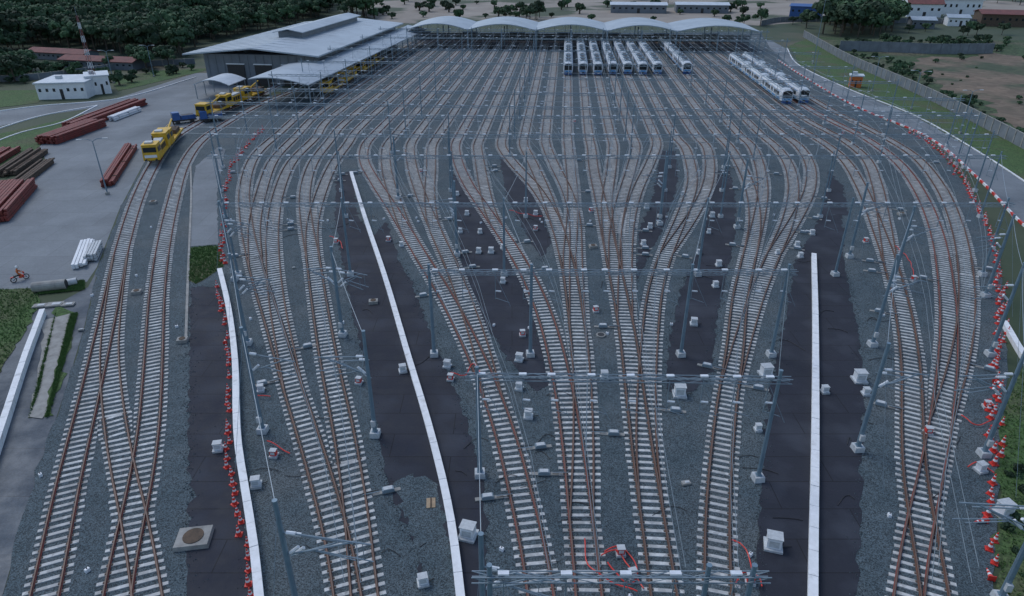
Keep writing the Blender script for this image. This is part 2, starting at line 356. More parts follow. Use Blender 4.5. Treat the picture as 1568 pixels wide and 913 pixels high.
feeder([(742,1015),(735,722),(665,545)],8.9); feeder([(812,545),(772,423),(805,335)],8.9)
feeder([(1180,545),(1157,738)],8.9); feeder([(1042,545),(1068,423),(1103,335)],8.9)
feeder([(1312,690),(1335,530),(1365,440)],8.9); feeder([(1530,920),(1505,698),(1515,545),(1508,455),(1503,423),(1500,335)],8.9)
wires.obj('overhead_wire')
# ---------------------------------------------------------------- low white walls
def lowwall(px,w=.5,h=.55,name='concrete_parapet_wall'):
    c=spline([G(*p) for p in px],2.0,smooth=3); b=MB()
    for a,q in zip(c[:-1],c[1:]):
        m=(a+q)/2;L=np.linalg.norm(q-a);r=math.atan2(q[1]-a[1],q[0]-a[0]); e=random.uniform(-.012,.012)
        b.box((m[0],m[1],0),(L-.02,w,h+e),'white',r); b.box((m[0],m[1],h+e),(L-.04,w+.10,.07),'white',r+e*.4)
    b.obj(name)
lowwall([(338,420),(352,480),(362,560),(366,680),(378,760),(392,850),(405,980)],.42,.7)
lowwall([(538,268),(560,340),(590,430),(625,550),(660,670),(690,800),(712,980)],.42)
lowwall([(1245,395),(1247,500),(1246,700),(1243,850),(1241,980)],.45)
lowwall([(68,483),(40,560),(8,660),(-25,760)],.4,.7)
lowwall([(1535,498),(1548,520),(1562,545),(1600,600)],.4,.5)
def kerb(px,k='path',w=.25,h=.14,stripe=False,name='kerb'):
    c=spline([G(*p) for p in px],1.5,smooth=2); b=MB()
    for j,(a,q) in enumerate(zip(c[:-1],c[1:])):
        m=(a+q)/2;L=np.linalg.norm(q-a);r=math.atan2(q[1]-a[1],q[0]-a[0])
        b.box((m[0],m[1],0),(L,w,h),('redplastic' if stripe and j%2 else k),r)
    b.obj(name)
kerb([(1190,92),(1222,113),(1310,164),(1420,211),(1500,277),(1568,347),(1640,402)],'white',stripe=True,h=.3)
kerb([(1205,74),(1222,99),(1300,137),(1400,177),(1500,234),(1600,299)],'white')
kerb([(-80,182),(60,163),(175,153),(300,119)],'white',h=.2); kerb([(-60,240),(35,203),(90,190),(150,162)],'white',h=.2)
kerb([(-60,218),(60,179),(150,162)],'white',h=.2)
kerb([(292,255),(293,300),(290,380)],'path'); kerb([(290,380),(288,430),(285,520)],'path')
# ---------------------------------------------------------------- masts and portals
def foundation(b,x,y,s=.75,h=.5): b.box((x,y,0),(s,s,h),'boxgrey',.1,.92); b.box((x,y,h),(.4,.4,.04),'steel')
def post(b,x,y,h=9.3,r=.18):
    foundation(b,x,y,.75 if r>.13 else .6); b.rod((x,y,.5),(x,y,h),r,'steel',r*.7,8); b.rod((x,y,h),(x,y,h+.05),r*.8,'steel',n=8)
def cantilever(b,x,y,side,z=6.6,L=3.4):
    b.rod((x,y,z+.6),(x+side*L,y,z+.2),.045,'steel2'); b.rod((x,y,z-1.0),(x+side*L*.8,y,z+.28),.05,'steel2')
    b.rod((x+side*L*.35,y,z-.5),(x+side*L,y,z-1.0),.035,'steel2'); b.rod((x+side*L*.9,y,z+.2),(x+side*L*.9,y,z-.95),.02,'steel2')
    for q in((z+.6,.0,-.05),(z-1.0,.16,.30)):
        b.rod((x+side*.25,y,q[0]+q[1]),(x+side*.75,y,q[0]+q[1]+q[2]+(.02 if q[1]==0 else .18)),.10,'insul')
def mast(px,sides=(1,),h=9.3,L=3.4):
    x,y=G(*px); b=MB(); post(b,0,0,h)
    for s in sides:
        cantilever(b,0,0,s,L=L)
        if random.random()<.7: cantilever(b,0,0.5,s,z=6.0,L=L*.75)
    b.box((0,-.22,1.1),(.32,.22,.5),'boxgrey')
    b.rod((0,0,h-.6),(random.choice((-1,1))*.1,-4.5,.1),.014,'steel2',n=3)
    b.obj('catenary_mast',(x,y,0),random.uniform(-.15,.05)-TA)
for p,s,L in [((575,668),(-1,),4),((403,662),(1,),3.6),((462,960),(1,),4.6),((380,528),(1,),3.4),((525,515),(-1,1),3.2),((1312,690),(1,),3.4),((1335,530),(1,),3.2),((1505,698),(-1,),3.6),((1515,545),(-1,),3.4),((1508,455),(-1,),3),((742,1015),(1,),4),((1365,440),(1,),3),((700,392),(-1,),3),((1530,920),(-1,),4),((360,430),(1,),3),((1128,350),(1,),3),((1010,345),(-1,),3),((1300,395),(1,),3),((610,305),(1,),2.5)]:
    mast(p,s,L=L)
def portal(Y,xs,h=8.3,posth=None,slope=0.0,dens=3.6,drop=True,Xs=None,r=.17):
    posth=posth or h+.9
    if Xs is None:
        q=Y/H; v=(F*CP-q*F*SP)/(q*CP+SP); d=F*SP+v*CP
        Xs=[(x-784)*H/d for x in xs]
    b=MB(); X0=Xs[0]
    def yy(X): return (X-X0)*slope
    for X in Xs: post(b,X-X0,yy(X),posth,r)
    A,B=Xs[0]-.8,Xs[-1]+.8; L=B-A; n=max(2,int(L/1.1))
    w=.18; dh=.34
    for z in(h,h+dh):
        for s in(-w,w): b.rod((A-X0,yy(A)+s,z),(B-X0,yy(B)+s,z),.032,'steel2',n=4)
    for j in range(n):
        x0=A+L*j/n;x1=A+L*(j+1)/n; z0,z1=(h,h+dh) if j%2 else (h+dh,h)
        for s in(-w,w): b.rod((x0-X0,yy(x0)+s,z0),(x1-X0,yy(x1)+s,z1),.02,'steel2',n=4)
        b.rod((x0-X0,yy(x0)-w*(1 if j%2 else -1),h+dh),(x1-X0,yy(x1)+w*(1 if j%2 else -1),h+dh),.018,'steel2',n=4)
    m=int(L/dens)
    for j in range(m):
        x=A+L*(j+.5)/m+random.uniform(-.4,.4)
        b.box((x-X0,yy(x),h+dh+.04),(.5,.22,.10),'insul')
        if drop:
            b.rod((x-X0,yy(x),h),(x-X0,yy(x),5.9),.035,'steel2',n=4)
            b.rod((x-X0,yy(x),h-.1),(x-X0+1.3,yy(x)-.6,5.5),.02,'steel2',n=4)
            b.rod((x-X0,yy(x),6.0),(x-X0+1.2,yy(x),5.55),.025,'steel2',n=4)
            b.rod((x-X0,yy(x),6.7),(x-X0+.5,yy(x),6.65),.07,'insul',n=6)
    b.obj('catenary_portal',(X0,Y,0))
portal(21.2,[],Xs=[-1.0,8.7,10.7],h=8.3,dens=2.4)
portal(37.0,[735,1157],slope=-.02,dens=2.2)
portal(52.8,[665,812,1042,1180],dens=2.4)
portal(69.7,[365,537,772,1068,1278,1503],dens=3,r=.15)
portal(88,[345,530,695,805,1010,1103,1255,1500],dens=3,r=.12)
portal(99,[340,523,690,1018,1105,1268,1492],dens=3,r=.12)
portal(111,[342,690,1025,1108,1475],dens=3,r=.12)
for Y,a,c in((122,-15,15.5),(134,-15,16.5),(150,-15,15.5),(168,-15,15),(190,-15,14.8),(214,-14.5,14.6),(236,-14.5,14.6)):
    ks=list(np.arange(-12.5,14,5.0)); portal(Y,[],Xs=[stab(k,Y)[0] for k in [a+.0]+ks+[c]],dens=4.2,slope=-.07,r=.12)
# ---------------------------------------------------------------- trains
def train_mesh(ncar):
    b=MB(); prof=[(-1.28,.95),(-1.33,1.5),(-1.33,2.75),(-1.2,3.2),(-.8,3.5),(0,3.62),(.8,3.5),(1.2,3.2),(1.33,2.75),(1.33,1.5),(1.28,.95)]
    n=len(prof)
    for ci in range(ncar):
        y0=ci*19.6; y1=y0+19.0; rings=[]
        fr=(ci==0)
        for (y,sx,dz) in ([(y0,.90,-.25),(y0+.5,.98,-.06),(y0+1.2,1,0),(y1,1,0)] if fr else [(y0,1,0),(y1,1,0)]):
            rings.append([(p[0]*sx,y,p[1]+(dz if p[1]>2 else 0)) for p in prof])
        for a,c in zip(rings[:-1],rings[1:]):
            for j in range(n-1):
                b.add([a[j],a[j+1],c[j+1],c[j]],[(0,1,2,3)],'trainroof' if 2<j<7 else 'whitep')
        b.add(rings[0],[tuple(range(n))],'whitep'); b.add(rings[-1],[tuple(range(n-1,-1,-1))],'boxgrey')
        b.box((0,(y0+y1)/2,.55),(2.3,18.2,.4),'dark')
        for s in(-1,1):
            b.box((s*1.335,(y0+y1)/2+.5,1.05),(.03,17.4,.42),'lblue'); b.box((s*1.335,(y0+y1)/2+.5,2.72),(.03,17.4,.14),'lblue')
            b.rod((s*1.05,y0+1.5,3.38),(s*1.05,y1-.3,3.38),.05,'steel')
            for w in range(6): b.box((s*1.34,y0+3+w*2.7,1.75),(.035,1.7,.85),'glass')
            for w in range(4): b.box((s*1.352,y0+4.4+w*4.05,1.05),(.03,1.2,1.95),'boxgrey'); b.box((s*1.37,y0+4.4+w*4.05,1.85),(.02,.8,.8),'glass')
        for q in(.2,.5,.8): b.box((0,y0+19*q,3.55),(1.7,2.9,.26),'steel2',0,.92); b.box((0,y0+19*q,3.812),(.9,1.6,.05),'dark')
        b.box((0,y0+6.7,3.6),(1.3,.9,.12),'dark'); b.box((0,y0+12.4,3.6),(1.3,.9,.12),'dark')
        for q in(3,16):
            for s in(-1,1):
                for w in(-.95,.95): b.rod((s*.66,y0+q+w,.62),(s*.8,y0+q+w,.62),.4,'dark',n=12)
            b.box((0,y0+q,.45),(1.9,2.6,.3),'dark')
        if ci<ncar-1: b.box((0,y1+.3,1.0),(2.1,.6,2.2),'dark')
    b.box((0,-.03,1.6),(2.1,.05,1.4),'glass'); b.box((0,-.03,1.05),(2.1,.06,.45),'lblue'); b.box((0,-.02,3.0),(1.3,.05,.2),'dark')
    for s in(-1,1): b.rod((s*.85,-.09,1.3),(s*.85,0,1.3),.12,'insul',n=8)
    b.box((0,-.3,.7),(.35,.6,.3),'dark'); b.box((0,-.1,.4),(2.2,.25,.5),'blue')
    return b.mesh('metro_train')
tm=train_mesh(3)
for k,dy in((0,0),(1,.6),(2,0),(3,.8),(4,1.0),(5,.4),(6,.8),(8,1.5)):
    Y=199+dy; x,y=stab(k,Y); put(tm,'metro_train',(x,y,0),-TA)
for k,Y in((12,160.5),(13,161.5)):
    x,y=stab(k,Y); put(tm,'metro_train',(x,y,0),-TA)
# ---------------------------------------------------------------- stabling shed with wavy roof
sh=empty('stabling_shed',(0,0,0))
xs=[-36.4,-15.3,8,32.4,55.7,83.5]
def sy(X,b): return 249-.073*(X-10)+b
roof=MB()
for a,c in zip(xs[:-1],xs[1:]):
    n=14
    for j in range(n):
        u0,u1=j/n,(j+1)/n; X0=a+(c-a)*u0;X1=a+(c-a)*u1
        z0=6.7+1.9*math.sin(math.pi*u0);z1=6.7+1.9*math.sin(math.pi*u1)
        vs=[(X0,sy(X0,0),z0),(X1,sy(X1,0),z1),(X1+2,sy(X1,26),z1),(X0+2,sy(X0,26),z0)]
        roof.add(vs+[(p[0],p[1],p[2]-.25) for p in vs],[(0,1,2,3),(7,6,5,4),(0,4,5,1),(2,6,7,3),(1,5,6,2),(3,7,4,0)],'roofg')
    for u in np.linspace(.06,.94,9):
        X=a+(c-a)*u; roof.rod((X,sy(X,.2),6.7+1.9*math.sin(math.pi*u)-.3),(X,sy(X,.2),5.9),.05,'steel2',n=4)
    roof.rod((a,sy(a,.2),5.9),(c,sy(c,.2),5.9),.1,'steel2')
roof.obj('roof',parent=sh)
cb=MB()
for i,X in enumerate(list(xs)+[(a+c)/2 for a,c in zip(xs[:-1],xs[1:])]):
    for bb in(.3,13,25.5): cb.box((X+bb*.07,sy(X,bb),0),(.4,.4,6.6),'steel2')
for X in np.arange(-36,84,4.0): cb.rod((X,sy(X,25),0),(X,sy(X,25),6.5),.08,'steel2')
cb.obj('columns',parent=sh)
wb=MB()
for j,X in enumerate(np.arange(-37,84,6.0)): wb.box((X+3,sy(X,26.6),0),(5.9,.2,2.6 if j%3 else 3.2),'fence' ,-.073)
wb.obj('rear_wall',parent=sh)
sheet('stabling_slab',[(X,sy(X,b)) for X,b in((-38,-3),(84,-3),(86,30),(-36,30))],.058,'geo',world=True)
# ---------------------------------------------------------------- workshop
ba=math.radians(7.5)
ws=empty('maintenance_workshop',(-82,186,0),-ba)
w=MB(); W,L,E=33,76,8.0
w.box((W/2,L/2,0),(W-3,L-2,E-.3),'wallg')
for j in range(14): w.box((2.5+j*2.2,.93,0),(.12,.12,E-.4),'fence')
w.obj('walls',parent=ws)
r=MB()
def slab(b,vs,th,k):
    vs=[tuple(v) for v in vs]; lo=[(v[0],v[1],v[2]-th) for v in vs]
    b.add(vs+lo,[(0,1,2,3),(7,6,5,4),(0,4,5,1),(1,5,6,2),(2,6,7,3),(3,7,4,0)],k)
rz=E+1.7
slab(r,[(-2.5,-2,E),(W/2,-2,rz),(W/2,L+1,rz),(-2.5,L+1,E)],.35,'roofg')
slab(r,[(W/2,-2,rz),(W+1,-2,E+.1),(W+1,L+1,E+.1),(W/2,L+1,rz)],.35,'roofg')
r.box((W/2,L*.6,rz-.8),(7,L*.62,2.2),'wallg')
slab(r,[(W/2-4.4,L*.27,rz+1.3),(W/2,L*.27,rz+2.1),(W/2,L*.93,rz+2.1),(W/2-4.4,L*.93,rz+1.3)],.2,'roofg')
slab(r,[(W/2,L*.27,rz+2.1),(W/2+4.4,L*.27,rz+1.3),(W/2+4.4,L*.93,rz+1.3),(W/2,L*.93,rz+2.1)],.2,'roofg')
for j in range(19):
    y=j*4.0
    for s in(-1,1):
        x0,x1=(-2.5,W/2) if s<0 else (W+1,W/2)
        r.rod((x0,y,E+.03),(x1,y,rz+.03),.04,'steel2',n=4)
r.obj('roof',parent=ws)
d=MB()
for x in(10,17.5,25): d.box((x,.9,0),(4.6,.3,5.2),'dark'); d.box((x,.8,5.2),(5.0,.3,.25),'whitep')
for j in range(10): d.box((W-1.45,8+j*6.5,3.6),(.12,4.2,1.6),'glass')
for j in range(10): d.box((1.45,8+j*6.5,3.6),(.12,4.2,1.6),'glass')
d.obj('doors_and_windows',parent=ws)
an=MB(); n=8
for j in range(n):
    u0,u1=j/n,(j+1)/n; x0=W-7+14*u0; x1=W-7+14*u1
    z0=5.2+1.4*math.sin(math.pi*(.25+.75*u0));z1=5.2+1.4*math.sin(math.pi*(.25+.75*u1))
    y0=-24
    slab(an,[(x0,y0,z0),(x1,y0,z1),(x1,-1.9,z1),(x0,-1.9,z0)],.2,'roofg')
    if x0>=W-1.6: slab(an,[(x0,-1.9,z0),(x1,-1.9,z1),(x1,L+10,z1),(x0,L+10,z0)],.2,'roofg')
an.obj('canopy_roof',parent=ws)
cc=MB()
for y in np.arange(-22,L+9,6):
    cc.rod((W+6.2,y,0),(W+6.2,y,5.4),.16,'steel2',n=6); cc.rod((W-.5,y,6.2),(W+6.4,y,5.3),.1,'steel2')
    if y<-2: cc.rod((W-6.2,y,0),(W-6.2,y,5.8),.16,'steel2')
cc.obj('canopy_columns',parent=ws)
sc=MB(); n=8; x0,y0=G(300,152)
for j in range(n):
    u0,u1=j/n,(j+1)/n
    slab(sc,[(9*u0,0,3.4+1.2*math.sin(math.pi*u0)),(9*u1,0,3.4+1.2*math.sin(math.pi*u1)),(9*u1,9,3.4+1.2*math.sin(math.pi*u1)),(9*u0,9,3.4+1.2*math.sin(math.pi*u0))],.15,'trainroof')
for x in(.3,8.7):
    for y in(.3,4.5,8.7): sc.rod((x,y,0),(x,y,3.4),.1,'steel2')
sc.obj('vehicle_canopy',(x0,y0,0),-.1)
def building(name,fl,fr,depth,h,roofk='roofg',wallk='whitep',gable=0,nwin=5,over=.6):
    a=np.array(G(*fl));b=np.array(G(*fr));L=np.linalg.norm(b-a);ang=math.atan2(b[1]-a[1],b[0]-a[0])
    e=empty(name,(a[0],a[1],0),ang)
    w=MB(); w.box((L/2,depth/2,0),(L,depth,h),wallk); w.obj('walls',parent=e)
    r=MB()
    if gable:
        slab(r,[(-over,-over,h+.1),(L+over,-over,h+.1),(L+over,depth/2,h+gable),(-over,depth/2,h+gable)],.2,roofk)
        slab(r,[(-over,depth/2,h+gable),(L+over,depth/2,h+gable),(L+over,depth+over,h+.1),(-over,depth+over,h+.1)],.2,roofk)
        for x in(0.02,L-.02): r.add([(x,0,h),(x,depth,h),(x,depth/2,h+gable-.15)],[(0,1,2)],wallk)
    else:
        r.box((L/2,depth/2,h),(L+over,depth+over,.3),roofk); r.box((L*.3,depth*.5,h+.3),(1.2,1.2,.7),'boxgrey')
    r.obj('roof',parent=e)
    q=MB()
    for j in range(nwin):
        x=L*(j+.5)/nwin
        if j==nwin//2: q.box((x,-.02,0),(min(2.2,L/nwin*.45),.08,min(2.4,h*.65)),'dark')
        else: q.box((x,-.02,h*.5),(L/nwin*.35,.08,h*.2),'glass')
    q.obj('windows_and_door',parent=e); return e
building('white_office_building',(60,153),(135,151),11,3.6,'trainroof','whitep',0,7)
building('white_office_building',(138,146),(172,143),7,4.2,'trainroof','whitep',0,4)
building('red_roof_shed',(95,103),(205,108),6,2.2,'redroof','wallg',1.1,12)
building('red_roof_shed',(45,90),(130,95),6,2.2,'redroof','wallg',1.1,12)
building('white_warehouse',(1300,20),(1385,22),30,7,'trainroof','whitep',3,9)
building('red_roof_house',(1388,26),(1440,27),16,6,'redroof','whitep',4,5)
building('white_warehouse',(1440,22),(1500,23),26,7,'trainroof','whitep',3,7)
building('blue_shed',(1208,26),(1255,28),10,5,'blue','blue',1,5)
building('grey_warehouse',(935,20),(1020,21),14,4,'trainroof','wallg',1,9)
building('grey_warehouse',(1035,20),(1115,21),14,4,'trainroof','wallg',1,9)
building('rusty_shed',(1500,40),(1568,42),14,5,'redroof','wood',1.5,7)
building('grey_roof_house',(1395,44),(1430,45),9,3.5,'roofg','wallg',1.2,4)
building('grey_roof_house',(1450,40),(1482,41),9,3.5,'roofg','whitep',1.2,4)
building('guard_booth',(1300,134),(1318,135),2.6,2.8,'trainroof','orange',0,3)
def panelwall(name,px,h,k='fence',cap='path'):
    c=spline([G(*p) for p in px],3.0,smooth=3); b=MB()
    for a,q in zip(c[:-1],c[1:]):
        m=(a+q)/2;L=np.linalg.norm(q-a);r=math.atan2(q[1]-a[1],q[0]-a[0])
        b.box((m[0],m[1],0),(L-.3,.14,h),k,r); b.box((a[0],a[1],0),(.3,.3,h+.15),cap,r); b.box((m[0],m[1],h),(L-.32,.22,.08),cap,r)
    b.obj(name)
panelwall('perimeter_wall',[(1230,57),(1300,97),(1400,142),(1480,182),(1600,247),(1700,310)],2.4)
panelwall('corrugated_fence',[(1285,78),(1360,80),(1440,83),(1520,82)],3.2,'fence','wallg')
panelwall('perimeter_wall',[(1600,40),(1400,36),(1200,34),(1165,40)],2.2,'fence')
panelwall('perimeter_wall',[(-60,128),(60,122),(200,104),(300,98)],1.6,'fence')
# ---------------------------------------------------------------- cones
cn=MB()
cn.box((0,0,0),(.42,.42,.06),'redplastic',0,.9)
for z0,z1,r0,r1,k in((.06,.26,.16,.125,'redplastic'),(.26,.40,.125,.097,'whitep'),(.40,.56,.097,.07,'redplastic'),(.56,.64,.07,.057,'whitep'),(.64,.78,.057,.03,'redplastic')):
    cn.rod((0,0,z0),(0,0,z1),r0,k,r1,10)
cm=cn.mesh('traffic_cone')
def cones(px,sp,jit=.25,s0=1.0):
    c=resample(spline([G(*p) for p in px],.5,smooth=1.0),sp)
    for p in c:
        if random.random()<.12: continue
        s=s0*random.uniform(.88,1.1)
        o=put(cm,'traffic_cone',(p[0]+random.gauss(0,jit),p[1]+random.gauss(0,jit),.07),random.uniform(0,3),scale=(s,s,s))
        if random.random()<.06: o.rotation_euler=(math.pi/2,0,random.uniform(0,6)); o.location.z=.2
cones([(385,960),(376,850),(362,770),(350,700),(349,620),(351,560),(346,500),(332,440)],1.0,.1,1.0)
cones([(340,405),(344,350),(347,300),(353,262),(372,232),(402,200)],1.3,.2,1.15)
cones([(1525,960),(1517,860),(1515,780),(1520,720),(1512,660),(1520,580),(1528,500),(1528,430),(1515,360),(1490,305),(1462,258),(1425,222),(1392,203)],1.2,.2,1.1)
cones([(1536,700),(1530,600),(1538,520),(1536,440)],1.9,.25,1.1)
# ---------------------------------------------------------------- boxes by the track
def cabinet(px,s=.55,red=False,h=None):
    x,y=G(*px); h=h or s*.9; b=MB()
    b.box((0,0,0),(s*1.3,s*1.3,.18),'boxgrey'); b.box((0,0,.18),(s,s*.8,h),'redplastic' if red else 'whitep'); b.box((0,0,.18+h),(s*1.12,s*.92,.05),'boxgrey')
    b.box((0,-s*.41,.28),(s*.7,.02,h*.6),'boxgrey'); b.rod((s*.5,0,.1),(s*1.3,s*.3,.1),.03,'dark')
    b.obj('signal_cabinet' if s>.7 else 'trackside_junction_box',(x,y,.05),random.uniform(-.3,.3))
for p in [(717,822),(1183,838),(1040,606),(1172,575),(1315,584),(1535,788)]: cabinet(p,.85)
for p in [(393,745),(648,895),(685,563),(770,434),(770,382),(733,388),(752,388),(705,357),(735,358),(795,553),(795,597),(1062,498),(1095,440),(1100,408),(1070,390),(1085,358),(1090,333),(1262,602),(1243,360),(1220,378),(1325,605),(1500,722),(925,580),(335,690),(615,378),(1190,390),(1225,395),(617,570),(809,640),(1045,300),(990,320),(700,300),(715,330),(995,350),(985,376),(820,330),(805,310),(1160,660),(400,600)]: cabinet(p,random.uniform(.42,.58))
for p in [(690,583),(550,588),(595,370),(515,373),(820,353),(1325,372),(800,515),(912,478),(968,885),(950,850),(1398,431),(1510,625),(645,265),(905,325),(1290,206),(1420,665),(1148,893),(880,188),(420,700)]: cabinet(p,.45,True)
pm=MB(); pm.box((0,0,0),(1.9,.3,.10),'path'); pm.box((.1,0,.10),(.85,.42,.24),'steel2',0,.9); pm.box((.1,0,.34),(.6,.32,.05),'boxgrey'); pm.rod((-.5,0,.2),(-1.6,0,.2),.035,'steel2'); pm.rod((-.5,.15,.2),(-1.6,.15,.2),.03,'dark')
pmm=pm.mesh('point_machine')
for i,c in enumerate(TR[:29]):
    t,nn=normals(c)
    cand=[j for j in range(len(c)) if 34<c[j][1]<118]
    for _ in range(4):
        if not cand: break
        j=random.choice(cand); s=random.choice((-1,1)); q=c[j]+nn[j]*s*2.2
        if min(np.min(np.hypot(*(cc2-q).T)) for cc2 in TR)<1.7: continue
        put(pmm,'point_machine',(q[0],q[1],.05),math.atan2(nn[j][1],nn[j][0])+(0 if s>0 else math.pi))
mk=MB(); mk.box((0,0,0),(.3,.22,.22),'whitep',0,.85); mk.rod((0,0,.2),(0,0,.32),.03,'dark')
mkm=mk.mesh('track_marker_stone')
for i,c in enumerate(TR):
    t,nn=normals(c)
    for j in range(10,len(c),46):
        if c[j][1]>110: continue
        q=c[j]+nn[j]*random.choice((-1,1))*1.95
        if min(np.min(np.hypot(*(cc2-q).T)) for cc2 in TR)<1.6: continue
        put(mkm,'track_marker_stone',(q[0],q[1],.05),random.uniform(0,3))
def manhole(px,s,slab_=True):
    x,y=G(*px); b=MB()
    if slab_: b.box((0,0,0),(s,s*.8,.35),'path',0,.96)
    b.rod((0,0,.35 if slab_ else 0),(0,0,.40 if slab_ else .15),s*.3,'wood' if slab_ else 'path',n=20)
    if not slab_: b.rod((0,0,.15),(0,0,.17),s*.22,'dark',n=20)
    b.obj('manhole_chamber',(x,y,.05),.15)
manhole((298,828),2.1); manhole((920,515),1.5,False)
for p in [(210,450),(235,312),(908,380),(572,465),(280,524),(1380,330)]: manhole(p,.95)
for p,s in [((1050,742),.6),((450,412),.35),((125,507),.5),((85,468),1.6),((62,470),1.3),((105,468),1.2)]:
    x,y=G(*p); b=MB(); b.box((0,0,0),(s,s*.6,.16),'path',.2); b.box((s*.1,0,.16),(s*.5,s*.3,.05),'boxgrey',.2); b.obj('concrete_slab',(x,y,.06))
x,y=G(660,772); b=MB(); b.box((0,0,0),(.6,.9,.05),'ply',.1); b.box((0,0,.05),(.08,.9,.05),'wood',.1); b.obj('plywood_board',(x,y,.08))
def hose(px,name='red_hose'):
    c=spline([G(*p) for p in px],.25,smooth=.5); b=MB(); b.tube([(p[0],p[1],.30+.08*math.sin(i*.7)) for i,p in enumerate(c)],.045,'redplastic'); b.obj(name)
hose([(925,850),(950,842),(968,860),(975,890),(960,900),(940,880),(930,865)]); hose([(920,856),(945,848),(960,870),(985,905)]); hose([(1120,832),(1140,845),(1150,880),(1145,905)]); hose([(1125,900),(1140,880),(1160,885),(1165,905)])
hose([(690,575),(710,580),(725,560),(735,575)]); hose([(410,680),(430,690),(445,700)]); hose([(895,830),(900,870),(925,890),(975,912)])
hose([(1470,640),(1490,655),(1515,650)]); hose([(505,365),(520,372),(525,385)]); hose([(1480,720),(1500,712),(1520,730)]); hose([(388,590),(395,610),(415,612)]); hose([(780,325),(800,330),(830,335)]); hose([(1370,380),(1390,400),(1400,430)])
def cable(px):
    c=spline([G(*p) for p in px],.4,smooth=.5); b=MB(); b.tube([(p[0],p[1],.11) for p in c],.025,'dark'); b.obj('cable')
for _ in range(60):
    x0=random.uniform(340,1500);y0=random.uniform(300,900);a=random.uniform(-60,60)
    cable([(x0,y0),(x0+a*.4,y0+random.uniform(-8,8)),(x0+a,y0+random.uniform(-14,14))])
# ---------------------------------------------------------------- left yard stock
def rack(p0,p1,wid,h,k,name,n=8,layers=3):
    a=np.array(G(*p0));q=np.array(G(*p1));L=np.linalg.norm(q-a);r=math.atan2(q[1]-a[1],q[0]-a[0]);b=MB()
    lh=h/layers
    for l in range(layers):
        for j in range(n):
            if l==layers-1 and random.random()<.25: continue
            yy=(j-(n-1)/2)*wid/n; o=random.uniform(-.4,.4)
            b.box((o,yy,l*lh+.1),(L*random.uniform(.93,1),wid/n*.8,lh*.82),k,random.uniform(-.006,.006))
        for e in(-.35,0,.35): b.box((L*e,0,l*lh),(.2,wid,.1),'wood')
    m=(a+q)/2; b.obj(name,(m[0],m[1],.02),r)
rack((70,222),(150,193),4.5,1.5,'redsteel','steel_beam_stack',10,4)
rack((110,200),(215,160),4,1.4,'redsteel','steel_beam_stack',9,3)
rack((165,288),(203,228),1.8,1.2,'redsteel','steel_beam_stack',5,3)
rack((-20,345),(30,290),5,1.6,'redsteel','steel_beam_stack',11,4)
rack((172,186),(214,170),1.5,1.0,'whitep','white_pipe_stack',5,3)
rack((5,272),(60,235),3.5,1.1,'wood','timber_sleeper_stack',7,3)
rack((20,292),(75,250),2.2,.8,'wood','timber_sleeper_stack',5,3)
rack((-30,262),(20,232),3,.9,'redsteel','steel_beam_stack',6,3)
rack((122,412),(136,372),1.5,.6,'whitep','white_pipe_stack',4,2); rack((140,402),(150,380),1.3,.9,'boxgrey','white_pipe_stack',4,3)
b=MB(); b.rod((-1.6,0,.6),(1.6,.2,.6),.55,'path',n=16); b.rod((1.601,.2,.6),(1.62,.2,.6),.45,'dark',n=16); b.obj('concrete_pipe',(*G(78,446),.02),.2)
b=MB(); b.rod((-1.2,0,.4),(1.2,.2,.4),.38,'boxgrey',n=16);b.rod((1.201,.2,.4),(1.22,.2,.4),.3,'dark',n=16); b.obj('concrete_pipe',(*G(100,440),.02),.5)
